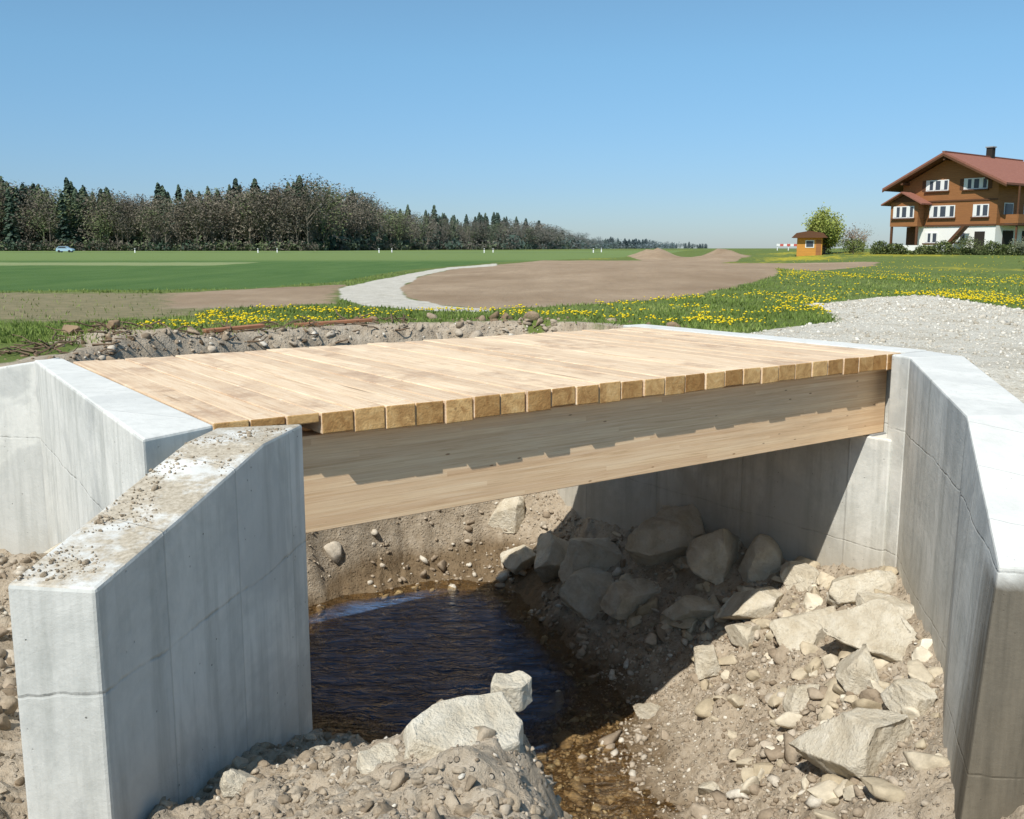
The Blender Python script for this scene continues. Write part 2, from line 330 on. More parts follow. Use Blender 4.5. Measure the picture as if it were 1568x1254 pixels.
m_soil=np.maximum(m_soil,np.clip(.5-(sI-.35+1.1*fbm(x/1.1,y/1.1,41,3))/.5,0,1)*(y>2))
m_soil=np.maximum(m_soil,((y<8)).astype(float))
wl=WZ+.2+.3*sstep(13,14,y)
attrs=dict(soil=m_soil,path=mask(P_path,.12,.35),crop=mask(P_crop,.4,.6),olive=mask(P_oliv,1.2,1.5),gravel=mask(P_grav,.25,.8)*(~ins),
 pale=((y>66)&(y<80)&(x<-20)).astype(float),
 dand=np.clip(.55*((y>32)&(x>6.)).astype(float)*(.5+.9*fbm(x/9,y/18,51,3)),0,.7)*(1-mask(P_crop,.4,.6)),
 far=sstep(75,110,y),fars=sstep(14,22,y),pit=ins.astype(float),
 wet=ins*np.clip((wl+.12*fbm(x/.7,y/.7,61,3)-z)/.15,0,1)*.9)
mk('ground',np.stack([x,y,z],1),F,M_TER,attrs,smooth=True)
# ------------------------------------------------------------------ water
def water():
    t=NT('stream_water'); out=t.t.nodes['Material Output']
    t.t.nodes.remove(t.b)
    mp=t.n('ShaderNodeMapping'); mp.inputs['Scale'].default_value=(1,2.4,1); mp.inputs['Rotation'].default_value=(0,0,math.radians(-12))
    tc=t.n('ShaderNodeTexCoord'); t.l(tc.outputs['Object'],mp.inputs[0])
    w=t.noise(mp.outputs[0],3.0,4,.55,.8); b=t.bump(w,1.,.17)
    gl=t.n('ShaderNodeBsdfGlossy'); gl.inputs['Roughness'].default_value=.05; t.l(b,gl.inputs['Normal'])
    df=t.n('ShaderNodeBsdfDiffuse'); t.l(b,df.inputs['Normal']); t.l(t.ramp(w,[(.38,(.02,.048,.11)),(.64,(.075,.15,.30))]),df.inputs['Color'])  # blue body colour paints in the sky reflection, varied with the ripples
    tr=t.n('ShaderNodeBsdfTransparent'); tr.inputs['Color'].default_value=(.84,.74,.56,1)
    m1=t.n('ShaderNodeMixShader'); t.l(t.mr(t.attr('depth'),.15,.27,0,.93),m1.inputs[0]); t.l(tr.outputs[0],m1.inputs[1]); t.l(df.outputs[0],m1.inputs[2])
    fr=t.n('ShaderNodeFresnel'); fr.inputs['IOR'].default_value=1.34; t.l(b,fr.inputs['Normal'])
    m2=t.n('ShaderNodeMixShader'); t.l(t.mr(fr.outputs[0],0,1,.02,.7),m2.inputs[0]); t.l(m1.outputs[0],m2.inputs[1]); t.l(gl.outputs[0],m2.inputs[2])
    t.l(m2.outputs[0],out.inputs['Surface']); return t.m
gx=np.arange(-5,9,.1); gy=np.arange(-5,16,.1); GX,GY=np.meshgrid(gx,gy); wx=GX.ravel(); wy=GY.ravel()
dep=WZ-rbf(wx,wy)-.06*fbm(wx/.9,wy/.9,3,3); dep=np.where(inpoly(wx,wy,INNER),dep,-1)
k=(np.arange(len(gy)-1)[:,None]*len(gx)+np.arange(len(gx)-1)[None,:]).ravel()
WF=np.stack([k,k+1,k+1+len(gx),k+len(gx)],1); keep=(dep[WF]>-.25).any(1)
mk('stream_water',np.stack([wx,wy,np.full(wx.shape,WZ)],1),WF[keep],water(),dict(depth=dep),smooth=True)
# ------------------------------------------------------------------ concrete walls
def strip(name,rows,zbot,mat,bat=0,bev=.018):
    V=[];Fc=[]
    for r in rows:
        (ax,ay),(bx,by),zt=r[:3]; bt=r[3] if len(r)>3 else 0
        V+= [(ax,ay,zt),(bx,by,zt),(bx,by,zbot),(ax-bt,ay,zbot)]
    m=len(rows)
    for i in range(m-1):
        a=4*i;b=a+4
        for q in range(4): Fc.append((a+q,a+(q+1)%4,b+(q+1)%4,b+q))
    Fc.append((0,1,2,3)); Fc.append((4*(m-1)+3,4*(m-1)+2,4*(m-1)+1,4*(m-1)))
    return pymesh(name,V,Fc,mat,None,bev)
lab=empty('concrete_abutment')
def P(o,par): o.parent=par; return o
P(strip('wing_wall',[((-2.12,3.93),(-1.72,3.87),-.29),((-2.03,4.6),(-1.60,4.56),-.18),((-1.93,5.2),(-1.48,5.2),-.06),((-1.88,5.55),(-1.42,5.5),.0),((-1.84,5.99),(-1.33,6.13),.0)],-4.6,M_CONL),lab)
P(strip('back_wall',[(W(-.52,-.35),W(-.03,-.12),.012),(W(-.30,4.45),W(-.03,4.45),.012)],-4.6,M_CON),lab)
P(strip('bearing_stem',[(W(-.028,-.1),W(.47,-.1),-.90),(W(-.028,4.9),W(.47,4.9),-.90)],-4.6,M_CON),lab)
P(strip('far_wing_wall',[((-4.68,9.62),(-4.62,9.98),.0),((-5.4,9.75),(-5.35,10.1),-.12),((-6.9,10.0),(-6.85,10.35),-.6)],-4.6,M_CON),lab)
rab=empty('concrete_abutment')
P(strip('wing_wall',[((2.88,5.57),(3.5,5.42),-.75,.24),((3.55,7.54),(4.15,7.6),-.19,.05),((4.06,9.95),(4.68,10.1),-.0,0)],-4.6,M_CONR),rab)
P(strip('corner_block',[((4.063,9.955),(4.66,10.05),.0,0),(W(7.19,-.03),W(7.85,-.03),.0)],-4.6,M_CON),rab)
P(strip('back_wall',[(W(7.44,-.027),W(7.85,-.027),.008),(W(7.44,4.5),W(7.85,4.5),.008)],-4.6,M_CON),rab)
P(strip('bearing_stem',[(W(7.13,-.12),W(7.437,-.12),-.90),(W(7.13,6.1),W(7.437,6.1),-.90)],-4.6,M_CON),rab)
P(strip('rear_wall',[(W(7.439,4.503),W(7.85,4.503),-.1),(W(7.439,6.1),W(7.85,6.1),-.45)],-4.6,M_CON),rab)
# ------------------------------------------------------------------ bridge
br=empty('wooden_bridge',(O[0],O[1],0),math.atan2(Ly,Lx))
NP=30; pw=7.42/NP
for i in range(NP):
    j=random.uniform(-.013,.008); th=.165+random.uniform(-.016,.016); dz=random.uniform(-.006,.005)
    if i in (0,1): th=.06
    if i in (2,): th=.07
    if i==3: th=.15
    x0=i*pw+.004; x1=(i+1)*pw-.004-random.uniform(0,.009)
    o=box('deck_plank_%02d'%(i+1),0,x1-x0,0,4.2,-th,0,M_PL,br,.009)
    o.location=(x0,j,dz); o.rotation_euler=(random.uniform(-.0012,.0012),random.uniform(-.016,.016),random.uniform(-.001,.001))
for k_,yy in enumerate((.15,1.4,2.65,3.88)):
    box('glulam_beam_%d'%(k_+1),.02,7.4,yy,yy+.2,-.88,-.184,M_GL,br,.006)
box('cross_brace',.9,1.02,.352,3.878,-.6,-.3,M_GL,br,.005); box('cross_brace_2',5.9,6.02,.352,3.878,-.6,-.3,M_GL,br,.005)
M_STL=simple('galvanised_steel',(.3,.31,.32),.2,20,.4)
box('bearing_plate',7.16,7.4,.12,.38,-.899,-.882,M_STL,br)
# ------------------------------------------------------------------ stones
def ico(sub):
    bm=bmesh.new(); bmesh.ops.create_icosphere(bm,subdivisions=sub,radius=1); bm.verts.ensure_lookup_table()
    V=np.array([v.co[:] for v in bm.verts]); Fc=np.array([[v.index for v in f.verts] for f in bm.faces]); bm.free(); return V,Fc
def rockshape(V,r,planes=9,lo=.45,hi=.8,nz=.08):
    V=V.copy()
    for _ in range(planes):
        nrm=r.normal(size=3); nrm/=np.linalg.norm(nrm); d=r.uniform(lo,hi)
        q=V@nrm; V-=np.maximum(0,q-d)[:,None]*nrm
    V+=nz*fbm(V[:,0]*2+V[:,2]*1.3+r.uniform(0,50),V[:,1]*2-V[:,2],r.integers(99),3)[:,None]*V
    return V
def rotm(N,r):
    q=r.normal(size=(N,4)); q/=np.linalg.norm(q,axis=1)[:,None]; a,b,c,d=q.T
    return np.stack([np.stack([1-2*(c*c+d*d),2*(b*c-a*d),2*(b*d+a*c)],1),np.stack([2*(b*c+a*d),1-2*(b*b+d*d),2*(c*d-a*b)],1),np.stack([2*(b*d-a*c),2*(c*d+a*b),1-2*(b*b+c*c)],1)],1)
def scatter(name,px,py,s,mat,sub=1,sink=.35,pz=None,nz=.08):
    N=len(px); pz=Hf(px,py) if pz is None else pz
    V0,F0=ico(sub); vs=[rockshape(V0,rng,7 if sub<2 else 13,.35 if sub>1 else .45,nz=nz) for _ in range(10)]
    R=rotm(N,rng); sc3=np.stack([s*rng.uniform(.75,1.45,N),s*rng.uniform(.6,1.,N),s*rng.uniform(.45,.85,N)],1)
    which=rng.integers(0,10,N); base=np.stack(vs)[which]
    Vv=np.einsum('nij,nkj->nki',R,base*sc3[:,None,:]); Vv[:,:,2]*=.8
    Vv+=np.stack([px,py,pz+s*(.5-sink)*.8],1)[:,None,:]
    Fv=F0[None]+(np.arange(N)*len(V0))[:,None,None]
    rn=np.repeat(rng.random(N),len(V0))
    return mk(name,Vv.reshape(-1,3),Fv.reshape(-1,3),mat,dict(rnd=rn),smooth=False)
def samp(N,x0,x1,y0,y1,cond=None):
    px=rng.uniform(x0,x1,N); py=rng.uniform(y0,y1,N)
    if cond is not None:
        m=cond(px,py); px,py=px[m],py[m]
    return px,py
walls=[[(-2.15,3.85),(-1.68,3.82),(-1.28,6.1),(-1.85,6.05)],[W(-.55,-.35),W(.5,-.35),W(.5,5.),W(-.5,5.)],[(2.6,5.4),(3.6,5.4),(4.2,7.6),(4.7,10.2),(4.0,10.2),(3.5,7.5)],[W(7.1,-.3),W(7.9,-.3),W(7.9,6.2),W(7.1,6.2)],[(-4.6,9.55),(-7,9.95),(-7,10.4),(-4.6,10.1)]]
def nowall(px,py):
    m=np.ones(px.shape,bool)
    for w_ in walls: m&=~inpoly(px,py,w_)
    return m
cin=lambda px,py: inpoly(px,py,INNER)&nowall(px,py)
cl=lambda px,py: cin(px,py)&(fbm(px/.8,py/.8,71,3)>-.2)
px,py=samp(24000,-2.2,3.6,3,11,lambda a,b:cin(a,b)&((b>6.3)|(rng.random(len(a))<.35))); s=np.clip(rng.lognormal(math.log(.014),.5,len(px)),.005,.045)
scatter('pebbles',px,py,s,M_ST,1)
px,py=samp(11000,-5,3.8,5.8,16.2,cl); s=np.clip(rng.lognormal(math.log(.032),.5,len(px)),.015,.1)
scatter('gravel_stones',px,py,s,M_ST,1)
px,py=samp(950,-4.8,3.8,6.8,16,cl); s=np.clip(rng.lognormal(math.log(.08),.45,len(px)),.05,.24)
scatter('rubble_stones',px,py,s,M_ST,2)
# angular riprap pieces along the right bank
px,py=samp(420,1.4,4.0,6.2,14,lambda a,b: cin(a,b)&(Hf(a,b)>-3.45)); s=np.clip(rng.lognormal(math.log(.11),.45,len(px)),.05,.27)
t_s=scatter('riprap_stones',px,py,s,stonemat('riprap_limestone',[(0,(.46,.39,.28)),(.5,(.62,.55,.43)),(1,(.76,.71,.6))],7),3,.45,nz=.12)
px,py=samp(4200,-2.2,.5,2.8,6.2,lambda a,b:cin(a,b)&(fbm(a/.5,b/.5,72,3)>-.2)); s=np.clip(rng.lognormal(math.log(.02),.65,len(px)),.007,.08)
scatter('earth_clods',px,py,s,M_CL,2,.5,nz=.45)
px,py=samp(1500,-6.5,-1.9,3.2,9.6,cin); s=np.clip(rng.lognormal(math.log(.045),.5,len(px)),.02,.15)
scatter('pit_rubble',px,py,s,M_CL,2,.5,nz=.3)
t_=rng.uniform(0,1,1100)**1.1; w_=rng.uniform(.05,.95,1100); ok=fbm(t_*6,w_*2,81,2)>-.1; t_,w_=t_[ok],w_[ok]
px=(-2.12+.28*t_)*(1-w_)+(-1.72+.38*t_)*w_; py=3.95+2.0*t_; pz=np.interp(py,[3.9,4.6,5.2,5.55,6.1],[-.29,-.175,-.06,0,0])
s=np.clip(rng.lognormal(math.log(.006),.55,len(px)),.003,.026); scatter('wall_top_debris',px,py,s,M_CL,1,.3,pz)
co=lambda px,py: (~inpoly(px,py,INNER))
px,py=samp(4200,-9,3,10.2,18.3,lambda a,b:(sdp(a,b,INNER)<.9)&(sdp(a,b,INNER)>-.5)&nowall(a,b)&((b>10.4)|(a<-7))&(fbm(a/.7,b/.7,91,3)>-.05)); s=np.clip(rng.lognormal(math.log(.036),.65,len(px)),.012,.19)
scatter('soil_clods',px,py,s,M_CD,2,.45,nz=.35)
gi=lambda a,b: inpoly(a,b,P_grav)&co(a,b)
px,py=samp(20000,2.5,12,7,23,gi); s=np.clip(rng.lognormal(math.log(.014),.5,len(px)),.006,.05)
scatter('white_gravel',px,py,s,M_WG,1)
px,py=samp(900,4,10,12,23,lambda a,b: gi(a,b)&(fbm(a/.8,b/.8,12,2)>.05)); s=np.clip(rng.lognormal(math.log(.035),.4,len(px)),.02,.09); scatter('gravel_heap_stones',px,py,s,M_WG,1)
V3,F3=ico(5)
def boulder(xx,yy,sx,sy,sz,rot,dz=0.,seed=0,name='boulder',mat=None,zz=None,tilt=.2):
    r=np.random.default_rng(seed+100)
    V=rockshape(V3,r,15,.33,.78,.07); V=V/np.abs(V).max(0)
    a=V[:,0]+V[:,2]*.7; b=V[:,1]-V[:,2]*.6
    V=V*(1+.05*fbm(a*3,b*3,seed,3)+.035*(1-2*np.abs(fbm(a*7,b*7,seed+9,3))))[:,None]
    V=V*np.array([sx,sy,sz]); c,s_=math.cos(rot),math.sin(rot)
    V=V@np.array([[c,s_,0],[-s_,c,0],[0,0,1]])
    o=mk(name,V,F3,mat or M_BO,smooth=False); o.rotation_euler=(r.uniform(-tilt,tilt),r.uniform(-tilt,tilt),0)
    z0=float(Hf(np.array([xx]),np.array([yy]))[0]) if zz is None else zz
    o.location=(xx,yy,z0+dz+sz*.3); return o
BL=[(2.75,10.45,.42,.33,.3,.4),(3.5,9.75,.5,.36,.26,.2),(3.3,8.55,.5,.44,.32,-.3),(3.0,8.0,.3,.27,.22,.8),(3.2,7.35,.2,.2,.18,.2),(2.72,7.0,.55,.42,.34,-.4),(2.1,10.0,.3,.26,.18,1.),(3.0,9.3,.4,.3,.25,.6),
 (1.75,8.05,.13,.12,.1,.4),(1.9,12.3,.5,.45,.4,.3),(1.15,13.0,.5,.45,.42,.9),(2.5,11.6,.45,.4,.36,.1),(.6,13.7,.5,.42,.4,.5),(1.5,11.8,.42,.36,.32,.7),(2.15,11.0,.42,.36,.3,.2),(1.1,12.3,.4,.36,.3,.5),(.2,14.2,.36,.3,.25,.1),(2.3,12.4,.45,.4,.36,.8),(2.9,11.2,.35,.3,.3,1.2),(2.5,10.0,.3,.25,.22,.3),(3.6,9.0,.3,.3,.25,.9),(2.6,8.3,.22,.18,.16,.1),
 (-.55,14.9,.42,.3,.36,.3),(.0,14.8,.36,.3,.34,.3),(-1.25,14.7,.4,.3,.28,.3),(-2.4,14.0,.3,.25,.2,.3),(3.3,10.6,.3,.3,.22,.3),(.45,10.4,.18,.12,.2,.3),(1.45,9.7,.2,.14,.1,.4),
 (-1.28,4.3,.1,.08,.09,.2),(-1.05,5.0,.08,.08,.05,.2),(-4.1,8.6,.3,.25,.25,.2),(-3.0,4.9,.2,.2,.15,.2),(-1.6,8.3,.35,.3,.25,.7)]
for i,b in enumerate(BL): boulder(*b,seed=i)
def slabrock(name,loc,sx,sy,sz,rot,seed):
    r=np.random.default_rng(seed); m=7; an=np.sort((np.arange(m)+r.uniform(-.3,.3,m))*6.283/m); rr=r.uniform(.8,1.1,m)
    bm=bmesh.new(); top=[bm.verts.new((sx*rr[i]*math.cos(an[i]),sy*rr[i]*math.sin(an[i]),sz*(.5+.1*r.normal()))) for i in range(m)]
    bot=[bm.verts.new((1.12*sx*rr[i]*math.cos(an[i]),1.12*sy*rr[i]*math.sin(an[i]),-sz)) for i in range(m)]
    bm.faces.new(top); bm.faces.new(bot[::-1])
    for i in range(m): bm.faces.new((bot[i],bot[(i+1)%m],top[(i+1)%m],top[i]))
    bmesh.ops.recalc_face_normals(bm,faces=bm.faces); bmesh.ops.triangulate(bm,faces=bm.faces)
    bmesh.ops.bevel(bm,geom=bm.edges[:],offset=.008,segments=1,affect='EDGES')
    bmesh.ops.triangulate(bm,faces=bm.faces)
    bmesh.ops.subdivide_edges(bm,edges=bm.edges[:],cuts=3,use_grid_fill=True)
    for v in bm.verts:
        c=v.co; q=float(fbm(np.array(c.x*14+c.z*9),np.array(c.y*14-c.z*8),seed,3)); v.co=c+c.normalized()*q*.02
    me=bpy.data.meshes.new(name); bm.to_mesh(me); bm.free(); me.materials.append(M_SL)
    o=bpy.data.objects.new(name,me); COL.objects.link(o); o.location=loc; o.rotation_euler=rot; return o
slabrock('broken_stone_slab',(-.2,4.2,-1.075),.30,.22,.08,(.36,.02,.42),3)
slabrock('broken_stone_slab',(-.0,4.62,-1.06),.11,.09,.10,(.15,-.1,.9),5)
slabrock('broken_stone_slab',(-.58,4.1,-1.18),.13,.1,.05,(.2,.1,.2),8)
for i,(a,b,s1) in enumerate([(-5.5,12.2,.15),(-5.0,12.3,.12),(-4.2,13.5,.11),(-6.4,11.6,.1),(-8.0,12.0,.13),(-2.2,15.5,.1),(-7.0,11.3,.14)]): boulder(a,b,s1,s1*.8,s1*.75,i,seed=50+i,name='earth_boulder',mat=simple('packed_earth_%d'%i,(.26,.18,.11),.35,8))
M_RB=simple('weathered_board',(.33,.15,.08),.4,9)
for i,(a,b,r,l) in enumerate([(-3.9,13.75,.75,.9),(-2.7,14.85,.5,1.2)]):
    o=box('timber_offcut',-l/2,l/2,-.06,.06,0,.045,M_RB,None,.006); o.location=(a,b,-.03); o.rotation_euler=(.05,-.03,r)
def sticks(N,r):
    T=[];ok_=0
    while ok_<N:
        a=r.uniform(-8.8,-1.5); b=r.uniform(10.6,15.8); d=float(sdp(np.array([a]),np.array([b]),INNER)[0])
        if not(-.2<d<.8) : continue
        p=np.array([a,b,float(Hf(np.array([a]),np.array([b]))[0])+.02]); th=r.uniform(0,6.28); L=r.uniform(.1,.45); rad=r.uniform(.006,.018)
        for s_ in range(3):
            q=p+np.array([math.cos(th),math.sin(th),r.uniform(-.15,.5)])*L/3
            d_=q-p; u_=np.cross(d_,[.2,.1,1]); u_/=np.linalg.norm(u_); v_=np.cross(d_,u_); v_/=np.linalg.norm(v_)
            for k_ in range(4):
                a0,a1=k_*1.571,(k_+1)*1.571; f=lambda c,an,rr: c+rr*(u_*math.cos(an)+v_*math.sin(an))
                T+=[np.array([f(p,a0,rad),f(p,a1,rad),f(q,a1,rad*.8)]),np.array([f(p,a0,rad),f(q,a1,rad*.8),f(q,a0,rad*.8)])]
            p=q; rad*=.8; th+=r.normal(0,.5)
        ok_+=1
    return np.array(T).reshape(-1,3)
V=sticks(220,np.random.default_rng(8)); mk('root_and_branch_debris',V,np.arange(len(V)).reshape(-1,3),simple('dead_wood',(.16,.11,.07),.5,6))
# ------------------------------------------------------------------ grass + dandelions
def leafmat(name,stops):
    t=NT(name); return t.fin(t.ramp(t.attr('rnd'),stops),rough=.7)
def meadow(px,py): return (~inpoly(px,py,P_grav))&(~inpoly(px,py,P_soil))&(~inpoly(px,py,P_path))&(~inpoly(px,py,P_soil2))&(~inpoly(px,py,P_crop))
def blades(N,ylo,yhi,hs,name):
    u=rng.random(N); py=1/(1/ylo-u*(1/ylo-1/yhi)); px=rng.uniform(-.68,.68,N)*py
    nearp=sdp(px,py,INNER)
    m=meadow(px,py)&(nearp>-.1+.9*rng.random(N))&(~(inpoly(px,py,P_oliv)&(rng.random(N)<.95)))&((fbm(px/.6,py/.6,17,3)>-.25)|(rng.random(N)<.25)); px,py=px[m],py[m]; N=len(px)
    pz=zout(px,py)-.01; a=rng.uniform(0,6.28,N); h=hs*rng.uniform(.5,1.4,N); w=h*.09*(1+py/18)
    dx,dy=np.cos(a)*w,np.sin(a)*w; lx,ly=rng.normal(0,.4,N)*h,rng.normal(0,.4,N)*h
    V=np.stack([np.stack([px-dx,py-dy,pz],1),np.stack([px+dx,py+dy,pz],1),np.stack([px+lx,py+ly,pz+h],1)],1).reshape(-1,3)
    patch=np.clip(.5+.6*fbm(px/1.5,py/1.5,27,3)+rng.normal(0,.18,N),0,1)
    mk(name,V,np.arange(3*N).reshape(-1,3),leafmat('grass_blades_mat',[(0,(.09,.13,.025)),(.5,(.16,.23,.045)),(1,(.28,.31,.1))]),dict(rnd=np.repeat(patch,3)))
blades(160000,11.5,45,.06,'meadow_grass')
V1,F1=ico(1)
def dand(N,ylo,yhi,cond,s0):
    u=rng.random(N); py=1/(1/ylo-u*(1/ylo-1/yhi)); px=rng.uniform(-.5,.62,N)*py
    m=meadow(px,py)&(sdp(px,py,INNER)>.8)&cond(px,py); return px[m],py[m]
a=dand(40000,14.,24,lambda px,py:(px>-5.4)&(rng.random(len(px))<.28*np.clip((fbm(px/1.1,py/1.1,37,4)-.02)*4,0,1)),.02)
b=dand(40000,20,100,lambda px,py:(px>.27*py)&(rng.random(len(px))<.45*np.clip((fbm(px/2.2,py/4,47,4)-.0)*4,0,1)),.02)
px=np.concatenate([a[0],b[0]]); py=np.concatenate([a[1],b[1]]); N=len(px)
s=rng.uniform(.012,.022,N)*(1+py/90); pz=zout(px,py)+rng.uniform(.04,.09,N)
V=(V1[None]*np.stack([s,s,s*.6],1)[:,None,:]+np.stack([px,py,pz],1)[:,None,:]).reshape(-1,3)
mk('dandelion_flowers',V,(F1[None]+(np.arange(N)*len(V1))[:,None,None]).reshape(-1,3),leafmat('dandelion_yellow',[(0,(.66,.47,.01)),(1,(.82,.64,.02))]),dict(rnd=np.repeat(rng.random(N),len(V1))))
# ------------------------------------------------------------------ trees
def tris(centers,size,r):
    N=len(centers); a=r.normal(size=(N,3)); a/=np.linalg.norm(a,axis=1)[:,None]; b=r.normal(size=(N,3)); b-=(b*a).sum(1)[:,None]*a; b/=np.linalg.norm(b,axis=1)[:,None]
    s=(size*r.uniform(.5,1.4,N))[:,None]
    return np.stack([centers-a*s,centers+a*s*.8+b*s*.3,centers+b*s],1)
def trunk(h,rad,r,n=5,lean=0):
    V=[]
    for k_,f in enumerate((0,.5,1.)):
        for q in range(n): V.append((rad*(1-.8*f)*math.cos(q*6.283/n)+lean*f,rad*(1-.8*f)*math.sin(q*6.283/n),h*f))
    T=[]; V=np.array(V)
    for k_ in range(2):
        for q in range(n):
            a_=k_*n+q;b_=k_*n+(q+1)%n; T+=[V[[a_,b_,b_+n]],V[[a_,b_+n,a_+n]]]
    return np.array(T)
def limb(p,q,rad):
    p=np.array(p,float);q=np.array(q,float);d=q-p; u=np.cross(d,[.3,.2,1]); u/=np.linalg.norm(u)+1e-9; v=np.cross(d,u); v/=np.linalg.norm(v)+1e-9
    c=[u*rad,(-.5*u+.87*v)*rad,(-.5*u-.87*v)*rad]; T=[]
    for k_ in range(3): T+=[np.array([p+c[k_],p+c[(k_+1)%3],q])]
    return np.array(T)
def conifer(r,N=240):
    T=[trunk(.95,.012,r)]; t=r.random(N)**.75*.9+.08; ang=r.uniform(0,6.283,N); R=.2*(1-t)**.65*r.uniform(.55,1.2,N)+.008
    z=t; tip=np.stack([R*np.cos(ang),R*np.sin(ang),z-.25*R-.01],1); w=.022+.25*R
    base=np.stack([0*z,0*z,z+.02],1); side=np.stack([-np.sin(ang),np.cos(ang),0*z],1)*w[:,None]*.7
    mid=base*.45+tip*.55; T.append(np.stack([base,mid+side,tip],1)); T.append(np.stack([base,tip,mid-side],1))
    low=mid-np.array([0,0,1])[None]*(.03+.1*R)[:,None]; T.append(np.stack([base,tip,low],1))
    return np.concatenate(T)
def decid(r,N=760,leafs=.016):
    T=[trunk(.6,.012,r)]; cent=[]
    for k_ in range(16):
        a_=r.uniform(0,6.28); zz=r.uniform(.1,.6); rr=r.uniform(.05,.25); q=np.array([rr*math.cos(a_),rr*math.sin(a_),zz+r.uniform(.08,.4)])
        q[2]=min(q[2],.93-rr*.8); T.append(limb((0,0,zz),q,.006)); cent.append(q)
    cent.append(np.array([0,0,.82])); cent=np.array(cent)
    c=cent[r.integers(0,len(cent),N)]+np.clip(r.normal(0,1,(N,3)),-1.5,1.5)*np.array([.055,.055,.065]); c[:,2]=np.abs(c[:,2]); T.append(tris(c,np.full(N,leafs),r))
    return np.concatenate(T)
fr=np.random.default_rng(3)
CON=[conifer(fr) for _ in range(5)]; DEC=[decid(fr) for _ in range(7)]
edge=np.array([(-330,440),(-224,425),(-150,430),(-90,440),(-78,560),(-42,740),(-8,770),(50,1150),(130,1700),(430,3000),(900,4600)],float)
H_=np.array([33,33,31,34,33,31,31,31,30,29,29],float)
ang=edge[:,0]/edge[:,1]; NTREES=1000; u=np.linspace(ang[0],.2,NTREES)+fr.normal(0,.002,NTREES)
TT=[];RR=[];CC=[]
for k_ in range(NTREES):
    ex=np.interp(u[k_],ang,edge[:,0]); ey=np.interp(u[k_],ang,edge[:,1]); row=fr.integers(0,6); back=[0,.03,.06,.1,.14,.18][row]*(1 if ey<900 else .5)
    back=back+fr.uniform(0,.02); X0=ex*(1+back); Y0=ey*(1+back)
    cf=vn(np.array(u[k_]*26.),np.array(2.5),5)+fr.normal(0,.2)+.11*(row-2.3)
    con=cf>(.56 if ey<1500 else .4)
    h=np.interp(u[k_],ang,H_)*(fr.uniform(.66,1.05) if con else fr.uniform(.64,.98)*(.85+.3*float(vn(np.array(u[k_]*18.),np.array(7.),6))))
    if ey>1500: h*=fr.uniform(.6,1.1)
    B=(CON[fr.integers(5)] if con else DEC[fr.integers(7)]); wd=h*(fr.uniform(.85,1.25) if con else fr.uniform(.95,1.5))*(1 if ey<900 else 1.6)
    th=fr.uniform(0,6.28); c,s_=math.cos(th),math.sin(th)
    V=B.copy().reshape(-1,3); V=np.stack([(V[:,0]*c-V[:,1]*s_)*wd+X0,(V[:,0]*s_+V[:,1]*c)*wd+Y0,V[:,2]*h-.3],1)
    TT.append(V); tone=np.full(len(V),fr.random()); tone=np.clip(tone+np.repeat(fr.normal(0,.2,len(V)//3),3),0,1)
    RR.append(tone); kind=0. if con else (.75+.25*fr.random() if fr.random()<.8 else .45); CC.append(np.full(len(V),kind))
for k_ in range(1500):
    dense=k_>500
    uu=fr.uniform(ang[0],.16); ex=np.interp(uu,ang,edge[:,0]); ey=np.interp(uu,ang,edge[:,1])*(fr.uniform(1.04,1.2) if dense else .992); ex=ex*(ey/np.interp(uu,ang,edge[:,1])); sc_=(fr.uniform(6,10) if dense else fr.uniform(1.5,4))*(ey/430)**(.3 if dense else .6)
    c=fr.normal(0,1,(60,3))*np.array([.9,.5,.5])*sc_*.6+np.array([ex,ey,sc_*.55]); c[:,2]=np.abs(c[:,2]); V=tris(c,np.full(60,sc_*.22),fr).reshape(-1,3)
    TT.append(V); RR.append(np.clip(np.repeat(fr.random(60),3)*(.25 if dense else .6),0,1)); CC.append(np.full(len(V),fr.choice([0,.8,0]) if dense else fr.choice([0,.8,1.,.6])))
V=np.concatenate(TT)
def forestmat():
    t=NT('forest_foliage'); r=t.attr('rnd'); k=t.attr('kind')
    con=t.ramp(r,[(0,(.028,.052,.028)),(.6,(.06,.092,.045)),(1,(.10,.135,.065))])
    dec=t.ramp(r,[(0,(.095,.08,.055)),(.6,(.18,.145,.10)),(1,(.27,.22,.155))])
    gr=t.ramp(r,[(0,(.09,.11,.045)),(1,(.19,.22,.08))])
    c=t.mix(t.mr(k,.2,.3),con,gr); c=t.mix(t.mr(k,.6,.7),c,dec)
    sp=t.n('ShaderNodeSeparateXYZ'); t.l(t.coord(),sp.inputs[0]); c=t.mix(t.mr(sp.outputs[1],420,2500,.12,.8),c,(.14,.19,.22))  # distance haze painted into the foliage colour, bluer for farther trees
    return t.fin(c,rough=.9)
mk('forest_treeline',V,np.arange(len(V)).reshape(-1,3),forestmat(),dict(rnd=np.concatenate(RR),kind=np.concatenate(CC)))
